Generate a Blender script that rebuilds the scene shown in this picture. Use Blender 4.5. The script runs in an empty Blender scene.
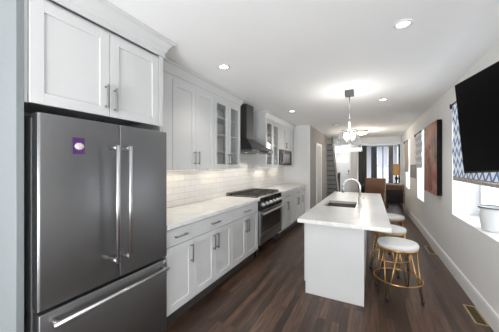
import bpy, bmesh, math, random
from mathutils import Vector, Matrix
random.seed(7)
S = bpy.context.scene
C = S.collection
PI = math.pi

# ------------------------------------------------------------------ camera
F_PX, VP, HOR, H = 236.0, 121.5, 165.0, 1.42
TH = math.atan(VP / F_PX)
cam = bpy.data.cameras.new('camera')
cam.sensor_width = 36.0
cam.sensor_fit = 'HORIZONTAL'
cam.lens = F_PX / 499 * 36
cam.shift_y = (HOR - 166.0) / 499
cam.clip_start = 0.02
camo = bpy.data.objects.new('camera', cam)
C.objects.link(camo)
camo.location = (0, 0, H)
camo.rotation_euler = (PI / 2, 0, TH)
S.camera = camo

# ------------------------------------------------------------------ world, daylight, exposure
S.view_settings.view_transform = 'Standard'
S.view_settings.look = 'None'
S.view_settings.gamma = 1
S.view_settings.use_curve_mapping = False
S.view_settings.exposure = 0.13
S.cycles.max_bounces = 12
S.cycles.diffuse_bounces = 7
S.cycles.use_denoising = True
S.cycles.sample_clamp_indirect = 6
W = bpy.data.worlds.new('world')
S.world = W
W.use_nodes = True
bg = W.node_tree.nodes['Background']
bg.inputs[0].default_value = (0.92, 0.96, 1.0, 1)
bg.inputs[1].default_value = 2.5


def area(name, loc, rot, sx, sy, power, col=(1, 1, 1), shape='RECTANGLE', spread=PI, parent=None):
    l = bpy.data.lights.new(name, 'AREA')
    l.shape = shape
    l.size, l.size_y = sx, sy
    l.energy, l.color, l.spread = power, col, spread
    o = bpy.data.objects.new(name, l)
    C.objects.link(o)
    o.location, o.rotation_euler = loc, rot
    if parent:
        o.parent = parent
        o.location = Vector(loc) - parent.location
    return o


DAY = (0.97, 0.985, 1.0)
# added upward fill behind the camera; daylight through the right windows and far bay
area('rear_ceiling_fill', (-0.4, -2.3, 0.7), (PI / 2 + 0.95, 0, 0), 1.7, 1.2, 145, DAY)
area('daylight_window', (2.9, 3.15, 1.2), (PI / 2, 0, PI / 2), 3.0, 2.2, 95, DAY)
area('daylight_window', (2.3, 6.23, 1.0), (PI / 2 + 0.5, 0, PI / 2), 1.2, 1.6, 48, DAY)
area('daylight_window', (2.3, 8.2, 1.0), (PI / 2 + 0.5, 0, PI / 2), 1.2, 1.6, 48, DAY)
area('daylight_bay', (0.25, 11.8, 0.9), (PI / 2 + 0.3, 0, PI), 2.0, 2.0, 200, DAY)


# ------------------------------------------------------------------ materials
def mat(name, col, rough=0.5, metal=0.0, noise=0.0, nscale=8.0, bump=0.0, stretch=(1, 1, 1), spec=0.5, coat=0.0, emit=None, estr=0.0):
    m = bpy.data.materials.new(name)
    m.use_nodes = True
    nt = m.node_tree
    b = nt.nodes['Principled BSDF']
    b.inputs['Base Color'].default_value = (*col, 1)
    b.inputs['Roughness'].default_value = rough
    b.inputs['Metallic'].default_value = metal
    b.inputs['Specular IOR Level'].default_value = spec
    b.inputs['Coat Weight'].default_value = coat
    if emit:
        b.inputs['Emission Color'].default_value = (*emit, 1)
        b.inputs['Emission Strength'].default_value = estr
    if noise or bump:
        tc = nt.nodes.new('ShaderNodeTexCoord')
        mp = nt.nodes.new('ShaderNodeMapping')
        mp.inputs['Scale'].default_value = stretch
        nz = nt.nodes.new('ShaderNodeTexNoise')
        nz.inputs['Scale'].default_value = nscale
        nz.inputs['Detail'].default_value = 4
        nt.links.new(tc.outputs['Object'], mp.inputs[0])
        nt.links.new(mp.outputs[0], nz.inputs['Vector'])
        if noise:
            r = nt.nodes.new('ShaderNodeValToRGB')
            r.color_ramp.elements[0].position = 0.3
            r.color_ramp.elements[1].position = 0.7
            r.color_ramp.elements[0].color = (*[max(0, c * (1 - noise)) for c in col], 1)
            r.color_ramp.elements[1].color = (*[min(1, c * (1 + noise)) for c in col], 1)
            nt.links.new(nz.outputs['Fac'], r.inputs[0])
            nt.links.new(r.outputs[0], b.inputs['Base Color'])
        if bump:
            bp = nt.nodes.new('ShaderNodeBump')
            bp.inputs['Strength'].default_value = bump
            bp.inputs['Distance'].default_value = 0.002
            nt.links.new(nz.outputs['Fac'], bp.inputs['Height'])
            nt.links.new(bp.outputs[0], b.inputs['Normal'])
    return m


def glass_mat(name, tint=(1, 1, 1), gloss=0.1, rough=0.02):
    m = bpy.data.materials.new(name)
    m.use_nodes = True
    nt = m.node_tree
    nt.nodes.clear()
    out = nt.nodes.new('ShaderNodeOutputMaterial')
    t = nt.nodes.new('ShaderNodeBsdfTransparent')
    t.inputs[0].default_value = (*tint, 1)
    g = nt.nodes.new('ShaderNodeBsdfGlossy')
    g.inputs['Roughness'].default_value = rough
    mx = nt.nodes.new('ShaderNodeMixShader')
    mx.inputs[0].default_value = gloss
    nt.links.new(t.outputs[0], mx.inputs[1])
    nt.links.new(g.outputs[0], mx.inputs[2])
    nt.links.new(mx.outputs[0], out.inputs[0])
    return m


def floor_mat():
    m = mat('walnut_floor', (0.05, 0.03, 0.02), 0.32)
    nt = m.node_tree
    b = nt.nodes['Principled BSDF']
    tc = nt.nodes.new('ShaderNodeTexCoord')
    mp = nt.nodes.new('ShaderNodeMapping')
    mp.inputs['Rotation'].default_value = (0, 0, PI / 2)
    br = nt.nodes.new('ShaderNodeTexBrick')
    br.offset = 0.37
    br.inputs['Scale'].default_value = 1.0
    br.inputs['Brick Width'].default_value = 0.75
    br.inputs['Row Height'].default_value = 0.062
    br.inputs['Mortar Size'].default_value = 0.0016
    br.inputs['Mortar Smooth'].default_value = 0.3
    br.inputs['Color1'].default_value = (0.026, 0.014, 0.010, 1)
    br.inputs['Color2'].default_value = (0.105, 0.060, 0.040, 1)
    br.inputs['Mortar'].default_value = (0.012, 0.008, 0.006, 1)
    nt.links.new(tc.outputs['Object'], mp.inputs[0])
    nt.links.new(mp.outputs[0], br.inputs['Vector'])
    mp2 = nt.nodes.new('ShaderNodeMapping')
    mp2.inputs['Scale'].default_value = (38, 3.2, 1)
    nz = nt.nodes.new('ShaderNodeTexNoise')
    nz.inputs['Scale'].default_value = 1.0
    nz.inputs['Detail'].default_value = 6
    nz.inputs['Roughness'].default_value = 0.65
    nt.links.new(tc.outputs['Object'], mp2.inputs[0])
    nt.links.new(mp2.outputs[0], nz.inputs['Vector'])
    r = nt.nodes.new('ShaderNodeValToRGB')
    r.color_ramp.elements[0].position = 0.3
    r.color_ramp.elements[1].position = 0.72
    r.color_ramp.elements[0].color = (0.38, 0.36, 0.35, 1)
    r.color_ramp.elements[1].color = (1.75, 1.68, 1.62, 1)
    nt.links.new(nz.outputs['Fac'], r.inputs[0])
    mx = nt.nodes.new('ShaderNodeMix')
    mx.data_type = 'RGBA'
    mx.blend_type = 'MULTIPLY'
    mx.inputs[0].default_value = 1
    nt.links.new(br.outputs['Color'], mx.inputs[6])
    nt.links.new(r.outputs[0], mx.inputs[7])
    nt.links.new(mx.outputs[2], b.inputs['Base Color'])
    rr = nt.nodes.new('ShaderNodeMapRange')
    rr.inputs[3].default_value = 0.24
    rr.inputs[4].default_value = 0.44
    nt.links.new(nz.outputs['Fac'], rr.inputs[0])
    nt.links.new(rr.outputs[0], b.inputs['Roughness'])
    bp = nt.nodes.new('ShaderNodeBump')
    bp.inputs['Strength'].default_value = 0.25
    bp.inputs['Distance'].default_value = 0.002
    nt.links.new(br.outputs['Fac'], bp.inputs['Height'])
    bp.invert = True
    nt.links.new(bp.outputs[0], b.inputs['Normal'])
    return m


def tile_mat():
    m = mat('subway_tile', (0.85, 0.84, 0.82), 0.16)
    nt = m.node_tree
    b = nt.nodes['Principled BSDF']
    tc = nt.nodes.new('ShaderNodeTexCoord')
    sx = nt.nodes.new('ShaderNodeSeparateXYZ')
    cx = nt.nodes.new('ShaderNodeCombineXYZ')
    nt.links.new(tc.outputs['Object'], sx.inputs[0])
    nt.links.new(sx.outputs[1], cx.inputs[0])
    nt.links.new(sx.outputs[2], cx.inputs[1])
    br = nt.nodes.new('ShaderNodeTexBrick')
    br.inputs['Scale'].default_value = 1.0
    br.inputs['Brick Width'].default_value = 0.2
    br.inputs['Row Height'].default_value = 0.0762
    br.inputs['Mortar Size'].default_value = 0.004
    br.inputs['Mortar Smooth'].default_value = 0.6
    br.inputs['Color1'].default_value = (0.76, 0.75, 0.735, 1)
    br.inputs['Color2'].default_value = (0.72, 0.71, 0.69, 1)
    br.inputs['Mortar'].default_value = (0.62, 0.61, 0.595, 1)
    nt.links.new(cx.outputs[0], br.inputs['Vector'])
    nt.links.new(br.outputs['Color'], b.inputs['Base Color'])
    bp = nt.nodes.new('ShaderNodeBump')
    bp.invert = True
    bp.inputs['Strength'].default_value = 0.6
    bp.inputs['Distance'].default_value = 0.004
    nt.links.new(br.outputs['Fac'], bp.inputs['Height'])
    nt.links.new(bp.outputs[0], b.inputs['Normal'])
    return m


def quartz_mat():
    m = mat('white_quartz', (0.83, 0.825, 0.81), 0.28)
    nt = m.node_tree
    b = nt.nodes['Principled BSDF']
    tc = nt.nodes.new('ShaderNodeTexCoord')
    nz = nt.nodes.new('ShaderNodeTexNoise')
    nz.inputs['Scale'].default_value = 1.6
    nz.inputs['Detail'].default_value = 7
    nz.inputs['Distortion'].default_value = 1.4
    r = nt.nodes.new('ShaderNodeValToRGB')
    e = r.color_ramp.elements
    e[0].position, e[0].color = 0.46, (0.72, 0.715, 0.70, 1)
    e[1].position, e[1].color = 0.54, (0.72, 0.715, 0.70, 1)
    k = r.color_ramp.elements.new(0.5)
    k.color = (0.63, 0.625, 0.615, 1)
    nt.links.new(tc.outputs['Object'], nz.inputs['Vector'])
    nt.links.new(nz.outputs['Fac'], r.inputs[0])
    nt.links.new(r.outputs[0], b.inputs['Base Color'])
    return m


def ikat_mat(name, c0, c1, c2, per=0.13, vper=0.088):
    """zig-zag bands running across cloth hung in the y-z plane"""
    m = mat(name, c0, 0.9, spec=0.1)
    nt = m.node_tree
    b = nt.nodes['Principled BSDF']
    tc = nt.nodes.new('ShaderNodeTexCoord')
    sx = nt.nodes.new('ShaderNodeSeparateXYZ')
    nt.links.new(tc.outputs['Object'], sx.inputs[0])

    def mth(op, a, bb=None):
        n = nt.nodes.new('ShaderNodeMath')
        n.operation = op
        for i, v in enumerate((a, bb)):
            if v is None:
                continue
            if isinstance(v, (int, float)):
                n.inputs[i].default_value = v
            else:
                nt.links.new(v, n.inputs[i])
        return n.outputs[0]
    zig = mth('PINGPONG', sx.outputs[1], per / 2)
    v = mth('ADD', sx.outputs[2], mth('MULTIPLY', zig, 1.35))
    fr = mth('FRACT', mth('DIVIDE', v, vper))
    r = nt.nodes.new('ShaderNodeValToRGB')
    r.color_ramp.interpolation = 'CONSTANT'
    e = r.color_ramp.elements
    e[0].position, e[0].color = 0.0, (*c0, 1)
    e[1].position, e[1].color = 0.42, (*c1, 1)
    k = e.new(0.78)
    k.color = (*c2, 1)
    nt.links.new(fr, r.inputs[0])
    nt.links.new(r.outputs[0], b.inputs['Base Color'])
    tr = nt.nodes.new('ShaderNodeBsdfTranslucent')
    nt.links.new(r.outputs[0], tr.inputs[0])
    mx = nt.nodes.new('ShaderNodeMixShader')
    mx.inputs[0].default_value = 0.3
    nt.links.new(b.outputs[0], mx.inputs[1])
    nt.links.new(tr.outputs[0], mx.inputs[2])
    nt.links.new(mx.outputs[0], nt.nodes['Material Output'].inputs[0])
    return m


def art_mat():
    m = mat('abstract_canvas', (0.3, 0.1, 0.05), 0.6)
    nt = m.node_tree
    b = nt.nodes['Principled BSDF']
    tc = nt.nodes.new('ShaderNodeTexCoord')
    mp = nt.nodes.new('ShaderNodeMapping')
    mp.inputs['Scale'].default_value = (1, 2.4, 1.5)
    nz = nt.nodes.new('ShaderNodeTexNoise')
    nz.inputs['Scale'].default_value = 2.2
    nz.inputs['Detail'].default_value = 8
    nz.inputs['Roughness'].default_value = 0.68
    nz.inputs['Distortion'].default_value = 0.8
    r = nt.nodes.new('ShaderNodeValToRGB')
    cols = [(0.40, (0.035, 0.03, 0.025)), (0.445, (0.17, 0.13, 0.10)), (0.47, (0.36, 0.045, 0.03)), (0.505, (0.48, 0.11, 0.045)),
            (0.54, (0.42, 0.19, 0.08)), (0.58, (0.24, 0.21, 0.17))]
    e = r.color_ramp.elements
    e[0].position, e[0].color = cols[0][0], (*cols[0][1], 1)
    e[1].position, e[1].color = cols[-1][0], (*cols[-1][1], 1)
    for p, c in cols[1:-1]:
        k = e.new(p)
        k.color = (*c, 1)
    nt.links.new(tc.outputs['Object'], mp.inputs[0])
    nt.links.new(mp.outputs[0], nz.inputs['Vector'])
    nt.links.new(nz.outputs['Fac'], r.inputs[0])
    nt.links.new(r.outputs[0], b.inputs['Base Color'])
    return m


def steel_mat(name, col, rough, stretch, amt=0.10, bump=0.04):
    m = mat(name, col, rough, 1.0)
    nt = m.node_tree
    b = nt.nodes['Principled BSDF']
    tc = nt.nodes.new('ShaderNodeTexCoord')
    mp = nt.nodes.new('ShaderNodeMapping')
    mp.inputs['Scale'].default_value = stretch
    nz = nt.nodes.new('ShaderNodeTexNoise')
    nz.inputs['Scale'].default_value = 1
    nz.inputs['Detail'].default_value = 3
    nt.links.new(tc.outputs['Object'], mp.inputs[0])
    nt.links.new(mp.outputs[0], nz.inputs['Vector'])
    rr = nt.nodes.new('ShaderNodeMapRange')
    rr.inputs[3].default_value = rough - amt
    rr.inputs[4].default_value = rough + amt
    nt.links.new(nz.outputs['Fac'], rr.inputs[0])
    nt.links.new(rr.outputs[0], b.inputs['Roughness'])
    bp = nt.nodes.new('ShaderNodeBump')
    bp.inputs['Strength'].default_value = bump
    bp.inputs['Distance'].default_value = 0.001
    nt.links.new(nz.outputs['Fac'], bp.inputs['Height'])
    nt.links.new(bp.outputs[0], b.inputs['Normal'])
    return m


M = {
    'wall': mat('wall_paint', (0.80, 0.797, 0.785), 0.75, noise=0.015, nscale=3, bump=0.05),
    'ceil': mat('ceiling_paint', (0.90, 0.90, 0.90), 0.8, noise=0.01, nscale=2),
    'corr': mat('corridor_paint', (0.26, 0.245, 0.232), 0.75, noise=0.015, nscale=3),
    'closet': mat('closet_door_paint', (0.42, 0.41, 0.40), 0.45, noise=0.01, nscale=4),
    'trim': mat('trim_paint', (0.80, 0.80, 0.80), 0.4, noise=0.01, nscale=4),
    'floor': floor_mat(),
    'tile': tile_mat(),
    'quartz': quartz_mat(),
    'cab': mat('cabinet_paint', (0.61, 0.615, 0.615), 0.38, noise=0.012, nscale=5),
    'cabin': mat('cabinet_interior', (0.80, 0.80, 0.79), 0.6, noise=0.02),
    'panel': mat('panel_paint', (0.20, 0.222, 0.232), 0.4, noise=0.012, nscale=5),
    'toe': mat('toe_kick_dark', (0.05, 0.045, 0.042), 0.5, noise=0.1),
    'steel': steel_mat('fridge_steel', (0.235, 0.235, 0.24), 0.42, (4, 4, 160), 0.04, 0.008),
    'steel2': steel_mat('range_steel', (0.25, 0.25, 0.255), 0.32, (6, 200, 6)),
    'hood': steel_mat('hood_steel', (0.13, 0.13, 0.135), 0.40, (6, 6, 120)),
    'bright': mat('polished_steel', (0.66, 0.66, 0.67), 0.30, 1.0, noise=0.02, nscale=30),
    'nickel': mat('brushed_nickel', (0.34, 0.335, 0.33), 0.32, 1.0, noise=0.05, nscale=40),
    'fside': mat('fridge_side_grey', (0.25, 0.255, 0.265), 0.45, 0.4, noise=0.03),
    'black': mat('matte_black', (0.012, 0.012, 0.013), 0.5, noise=0.2, nscale=20),
    'gap': mat('dark_recess', (0.015, 0.02, 0.022), 0.8, noise=0.2),
    'gloss': mat('black_glass', (0.008, 0.008, 0.009), 0.08, noise=0.1),
    'screen': mat('tv_screen', (0.0015, 0.0015, 0.0016), 0.32, spec=0.06, noise=0.1),
    'iron': mat('cast_iron', (0.03, 0.03, 0.03), 0.55, noise=0.3, nscale=30, bump=0.2),
    'glass': glass_mat('cabinet_glass', (0.97, 0.98, 0.98), 0.06, 0.08),
    'pane': glass_mat('window_glass', (0.97, 0.99, 1.0), 0.06),
    'crystal': glass_mat('lantern_glass', (0.96, 0.97, 0.98), 0.14, 0.03),
    'gold': mat('brushed_gold', (0.62, 0.36, 0.13), 0.28, 1.0, noise=0.06, nscale=25),
    'cushion': mat('white_leatherette', (0.66, 0.65, 0.635), 0.45, noise=0.02, nscale=12, bump=0.1),
    'chrome': mat('chrome', (0.80, 0.80, 0.81), 0.08, 1.0, noise=0.01),
    'faucet': mat('brushed_chrome', (0.74, 0.74, 0.735), 0.34, 1.0, noise=0.02),
    'sink': steel_mat('sink_steel', (0.30, 0.275, 0.25), 0.36, (60, 6, 6)),
    'bulb': mat('lit_bulb', (1, 1, 1), 0.5, emit=(1.0, 0.97, 0.92), estr=2.5, noise=0.001),
    'led': mat('lit_diffuser', (1, 1, 1), 0.5, emit=(1.0, 0.98, 0.95), estr=9, noise=0.001),
    'warm': mat('warm_lit_glass', (1, 0.9, 0.7), 0.5, emit=(1.0, 0.78, 0.5), estr=2.2, noise=0.001),
    'brass': mat('antique_brass', (0.33, 0.22, 0.10), 0.35, 1.0, noise=0.1, nscale=20),
    'ventbrass': mat('vent_brass', (0.55, 0.45, 0.27), 0.4, 0.8, noise=0.08, nscale=20),
    'art': art_mat(),
    'canvasside': mat('canvas_edge_black', (0.006, 0.006, 0.007), 0.6, noise=0.3, nscale=6, spec=0.15),
    'ikat': ikat_mat('ikat_cloth', (0.86, 0.88, 0.90), (0.16, 0.25, 0.43), (0.86, 0.88, 0.90), 0.14, 0.13),
    'ikat2': ikat_mat('faded_print_cloth', (0.78, 0.76, 0.76), (0.33, 0.32, 0.37), (0.78, 0.76, 0.76), 0.16, 0.15),
    'linen': mat('taupe_cloth', (0.38, 0.33, 0.29), 0.9, noise=0.06, nscale=20),
    'fringe': mat('tassel_trim', (0.30, 0.25, 0.22), 0.9, noise=0.45, nscale=60),
    'ceramic': mat('white_ceramic', (0.72, 0.73, 0.73), 0.22, noise=0.02),
    'rimdark': mat('dark_rim', (0.10, 0.11, 0.11), 0.35, 0.3, noise=0.2, nscale=20),
    'leather': mat('brown_leather', (0.15, 0.07, 0.032), 0.5, noise=0.12, nscale=14, bump=0.15),
    'blackfab': mat('black_fabric', (0.018, 0.018, 0.02), 0.85, noise=0.2, nscale=30),
    'wood': mat('red_brown_wood', (0.12, 0.05, 0.03), 0.4, noise=0.25, nscale=10, stretch=(1, 8, 1)),
    'lightwood': mat('light_wood', (0.36, 0.26, 0.17), 0.45, noise=0.15, nscale=12),
    'tabletop': mat('smoked_glass_top', (0.10, 0.12, 0.125), 0.12, noise=0.1),
    'shade': mat('lamp_shade_cloth', (0.34, 0.20, 0.08), 0.8, noise=0.08, nscale=20, emit=(0.9, 0.5, 0.18), estr=0.10),
    'curtain': mat('charcoal_curtain', (0.085, 0.078, 0.070), 0.9, noise=0.2, nscale=14, stretch=(8, 8, 0.4)),
    'curtain2': mat('slate_curtain', (0.15, 0.155, 0.18), 0.9, noise=0.15, nscale=14, stretch=(8, 8, 0.4)),
    'curtain3': mat('mauve_curtain', (0.30, 0.26, 0.26), 0.9, noise=0.12, nscale=14, stretch=(8, 8, 0.4)),
    'door': mat('front_door_paint', (0.66, 0.69, 0.72), 0.4, noise=0.02),
    'greypanel': mat('grey_panel', (0.26, 0.25, 0.235), 0.6, noise=0.1),
    'purple': mat('purple_magnet', (0.075, 0.02, 0.14), 0.4, noise=0.15, nscale=60),
    'pale': mat('pale_print', (0.62, 0.58, 0.56), 0.5, noise=0.2, nscale=90),
    'plate': mat('switch_plate', (0.82, 0.82, 0.80), 0.35, noise=0.01),
    'newel': mat('black_stain', (0.012, 0.010, 0.010), 0.35, noise=0.2),
    'tread': mat('dark_tread', (0.05, 0.042, 0.038), 0.4, noise=0.2),
}
# sheer cloth lets daylight through
sh = bpy.data.materials.new('white_sheer')
sh.use_nodes = True
_nt = sh.node_tree
_nt.nodes.clear()
_o = _nt.nodes.new('ShaderNodeOutputMaterial')
_d = _nt.nodes.new('ShaderNodeBsdfDiffuse')
_d.inputs[0].default_value = (0.85, 0.86, 0.88, 1)
_t = _nt.nodes.new('ShaderNodeBsdfTranslucent')
_t.inputs[0].default_value = (0.60, 0.605, 0.64, 1)
_x = _nt.nodes.new('ShaderNodeMixShader')
_x.inputs[0].default_value = 0.62
_nt.links.new(_d.outputs[0], _x.inputs[1])
_nt.links.new(_t.outputs[0], _x.inputs[2])
_nt.links.new(_x.outputs[0], _o.inputs[0])
M['sheer'] = sh


# ------------------------------------------------------------------ mesh builder
class MB:
    def __init__(self):
        self.bm = bmesh.new()

    def _take(self, tmp, smooth=False):
        me = bpy.data.meshes.new('tmp')
        if smooth:
            for f in tmp.faces:
                f.smooth = True
        tmp.to_mesh(me)
        tmp.free()
        self.bm.from_mesh(me)
        bpy.data.meshes.remove(me)
        return self

    def box(self, x0, x1, y0, y1, z0, z1, bev=0.0, seg=1, mx=None):
        t = bmesh.new()
        bmesh.ops.create_cube(t, size=1)
        for v in t.verts:
            v.co = Vector(((x0 + x1) / 2 + v.co.x * abs(x1 - x0), (y0 + y1) / 2 + v.co.y * abs(y1 - y0), (z0 + z1) / 2 + v.co.z * abs(z1 - z0)))
        if bev:
            bmesh.ops.bevel(t, geom=list(t.edges), offset=bev, segments=seg, affect='EDGES', profile=0.5)
        if mx is not None:
            bmesh.ops.transform(t, matrix=mx, verts=t.verts)
        return self._take(t, smooth=seg > 2)

    def tube(self, pts, r, n=8, cap=True, closed=False):
        t = bmesh.new()
        P = [Vector(p) for p in pts]
        rs = r if isinstance(r, (list, tuple)) else [r] * len(P)
        rings = []
        prev = None
        N = len(P)
        for i, p in enumerate(P):
            if closed:
                d = P[(i + 1) % N] - P[i - 1]
            else:
                d = P[min(i + 1, N - 1)] - P[max(i - 1, 0)]
            d.normalize()
            if prev is None:
                u = d.cross(Vector((0, 0, 1)))
                if u.length < 1e-3:
                    u = d.cross(Vector((1, 0, 0)))
            else:
                u = prev - d * prev.dot(d)
            u.normalize()
            prev = u
            w = d.cross(u)
            rings.append([t.verts.new(p + (u * math.cos(a) + w * math.sin(a)) * rs[i]) for a in [2 * PI * k / n for k in range(n)]])
        M_ = N if closed else N - 1
        for i in range(M_):
            a, b = rings[i], rings[(i + 1) % N]
            for k in range(n):
                t.faces.new((a[k], a[(k + 1) % n], b[(k + 1) % n], b[k]))
        if cap and not closed:
            t.faces.new(rings[0][::-1])
            t.faces.new(rings[-1])
        bmesh.ops.recalc_face_normals(t, faces=t.faces)
        return self._take(t, True)

    def lathe(self, cx, cy, prof, n=32, smooth=True):
        t = bmesh.new()
        rings = []
        for r, z in prof:
            if r < 1e-5:
                rings.append([t.verts.new((cx, cy, z))])
            else:
                rings.append([t.verts.new((cx + r * math.cos(2 * PI * k / n), cy + r * math.sin(2 * PI * k / n), z)) for k in range(n)])
        for a, b in zip(rings, rings[1:]):
            for k in range(n):
                k2 = (k + 1) % n
                if len(a) == 1 and len(b) == 1:
                    continue
                if len(a) == 1:
                    t.faces.new((a[0], b[k2], b[k]))
                elif len(b) == 1:
                    t.faces.new((a[k], a[k2], b[0]))
                else:
                    t.faces.new((a[k], a[k2], b[k2], b[k]))
        bmesh.ops.recalc_face_normals(t, faces=t.faces)
        return self._take(t, smooth)

    def poly(self, verts, faces, smooth=False):
        t = bmesh.new()
        vs = [t.verts.new(v) for v in verts]
        for f in faces:
            t.faces.new([vs[i] for i in f])
        bmesh.ops.recalc_face_normals(t, faces=t.faces)
        return self._take(t, smooth)

    def prism_y(self, prof, y0, y1):
        """profile of (x, z) points swept along y"""
        n = len(prof)
        v = [(x, y0, z) for x, z in prof] + [(x, y1, z) for x, z in prof]
        f = [list(range(n))[::-1], list(range(n, 2 * n))] + [[i, (i + 1) % n, n + (i + 1) % n, n + i] for i in range(n)]
        return self.poly(v, f)

    def prism_x(self, prof, x0, x1):
        n = len(prof)
        v = [(x0, y, z) for y, z in prof] + [(x1, y, z) for y, z in prof]
        f = [list(range(n))[::-1], list(range(n, 2 * n))] + [[i, (i + 1) % n, n + (i + 1) % n, n + i] for i in range(n)]
        return self.poly(v, f)

    def sheet(self, path, z0, z1, th=0.004):
        """standing cloth: a thin solid following a plan path"""
        n = len(path)
        v, f = [], []
        for i, (x, y) in enumerate(path):
            a = Vector(path[min(i + 1, n - 1)]) - Vector(path[max(i - 1, 0)])
            a.normalize()
            nx, ny = -a.y * th / 2, a.x * th / 2
            v += [(x + nx, y + ny, z0), (x + nx, y + ny, z1), (x - nx, y - ny, z0), (x - nx, y - ny, z1)]
        for i in range(n - 1):
            a, b = 4 * i, 4 * i + 4
            f += [(a, b, b + 1, a + 1), (a + 2, a + 3, b + 3, b + 2), (a + 1, b + 1, b + 3, a + 3), (a, a + 2, b + 2, b)]
        f += [(0, 1, 3, 2), (4 * n - 4, 4 * n - 2, 4 * n - 1, 4 * n - 3)]
        return self.poly(v, f, True)

    def build(self, name, m, parent=None, at=None):
        """link as ONE mesh object; coordinates given in the room, stored relative to the thing's base"""
        base = Vector(parent['base']) if parent is not None else Vector(at or (0, 0, 0))
        me = bpy.data.meshes.new(name)
        bmesh.ops.translate(self.bm, verts=self.bm.verts, vec=-base)
        self.bm.to_mesh(me)
        self.bm.free()
        me.materials.append(m)
        o = bpy.data.objects.new(name, me)
        C.objects.link(o)
        if parent is not None:
            o.parent = parent
        else:
            o.location = base
        o['base'] = tuple(base)
        return o


def thing(name, label, cat, loc, group=None):
    o = bpy.data.objects.new(name, None)
    o.empty_display_size = 0.1
    C.objects.link(o)
    o.location = loc
    o['base'] = tuple(loc)
    return tag(o, label, cat, group)


def tag(o, label, cat, group=None):
    o['label'], o['category'] = label, cat
    if group:
        o['group'] = group
    return o


def struct(name, mb, m):
    o = mb.build(name, m)
    o['kind'] = 'structure'
    return o


def dup(root, loc, rz, label):
    r = root.copy()
    C.objects.link(r)
    r.location = loc
    r.rotation_euler = (0, 0, rz)
    r['label'] = label
    for ch in list(root.children):
        c = ch.copy()
        C.objects.link(c)
        c.parent = r
        if ch.type == 'LIGHT':
            continue
        for g in ch.children:
            d = g.copy()
            C.objects.link(d)
            d.parent = c
    return r


# ------------------------------------------------------------------ the shell
XL, XR, ZC = -2.13, 0.95, 2.46
struct('floor', MB().box(-2.3, 1.3, -1.75, 12.15, -0.1, 0), M['floor'])
struct('ceiling', MB().box(-2.3, 1.3, -1.75, 12.15, ZC, ZC + 0.1), M['ceil'])
struct('wall_left', MB().box(XL - 0.15, XL, -1.6, 12.0, 0, ZC), M['wall'])
# right wall with three deep window openings
WIN = [(2.3, 4.0, 0.765, 2.22), (5.84, 6.62, 0.66, 2.14), (7.78, 8.62, 0.74, 2.14)]
mb = MB()
y = -1.6
for (a, b, z0, z1) in WIN:
    mb.box(XR, XR + 0.33, y, a, 0, ZC)
    mb.box(XR, XR + 0.33, a, b, 0, z0)
    mb.box(XR, XR + 0.33, a, b, z1, ZC)
    y = b
mb.box(XR, XR + 0.33, y, 10.3, 0, ZC)
struct('wall_right', mb, M['wall'])
# unseen wall behind the camera, its bare opening added to let light in
mb = MB()
mb.box(XL, -1.35, -1.75, -1.6, 0, ZC).box(0.55, XR + 0.33, -1.75, -1.6, 0, ZC).box(-1.35, 0.55, -1.75, -1.6, 2.3, ZC)
struct('wall_back', mb, M['wall'])
# return wall at the end of the cabinets, then the corridor wall
struct('wall_return', MB().box(XL, -1.43, 6.15, 6.27, 0, ZC), M['wall'])
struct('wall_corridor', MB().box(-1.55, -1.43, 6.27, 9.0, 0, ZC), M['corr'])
struct('wall_header', MB().box(XL, XR, 9.97, 10.12, 2.24, ZC), M['trim'])
struct('wall_pier', MB().box(-0.72, -0.46, 9.98, 12.0, 0, 2.24), M['wall'])
struct('wall_front', MB().box(XL, -1.52, 12.0, 12.12, 0, ZC).box(-0.86, -0.46, 12.0, 12.12, 0, ZC).box(-1.52, -0.86, 12.0, 12.12, 2.34, ZC), M['wall'])
# bay: low wall and head following the bay
BAY = [(-0.46, 10.3), (-0.05, 10.95), (0.72, 10.95), (1.2, 10.3)]


def along(mb, pts, z0, z1, th):
    for (xa, ya), (xb, yb) in zip(pts, pts[1:]):
        L = math.hypot(xb - xa, yb - ya)
        mx = Matrix.Translation((xa, ya, 0)) @ Matrix.Rotation(math.atan2(yb - ya, xb - xa), 4, 'Z')
        mb.box(0, L, 0, th, z0, z1, mx=mx)
    return mb


struct('wall_bay', along(along(MB(), BAY, 0, 0.55, 0.12), BAY, 2.2, ZC, 0.12), M['trim'])
struct('trim_1', MB().box(-0.66, -0.58, 9.955, 9.98, 0, 2.24, 0.004), M['trim'])
# baseboards
struct('baseboard_right', MB().prism_y([(XR, 0), (XR - 0.018, 0), (XR - 0.018, 0.13), (XR - 0.012, 0.155), (XR, 0.16)], -1.6, 10.0), M['trim'])
struct('baseboard_corridor', MB().box(-1.43, -1.415, 6.16, 7.02, 0, 0.14, 0.003).box(-1.43, -1.415, 7.8, 9.0, 0, 0.14, 0.003), M['trim'])
# white tiled splashback behind the counter
struct('trim_2', MB().box(XL, XL + 0.012, 1.45, 6.148, 0.9155, 1.70), M['tile'])

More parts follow.
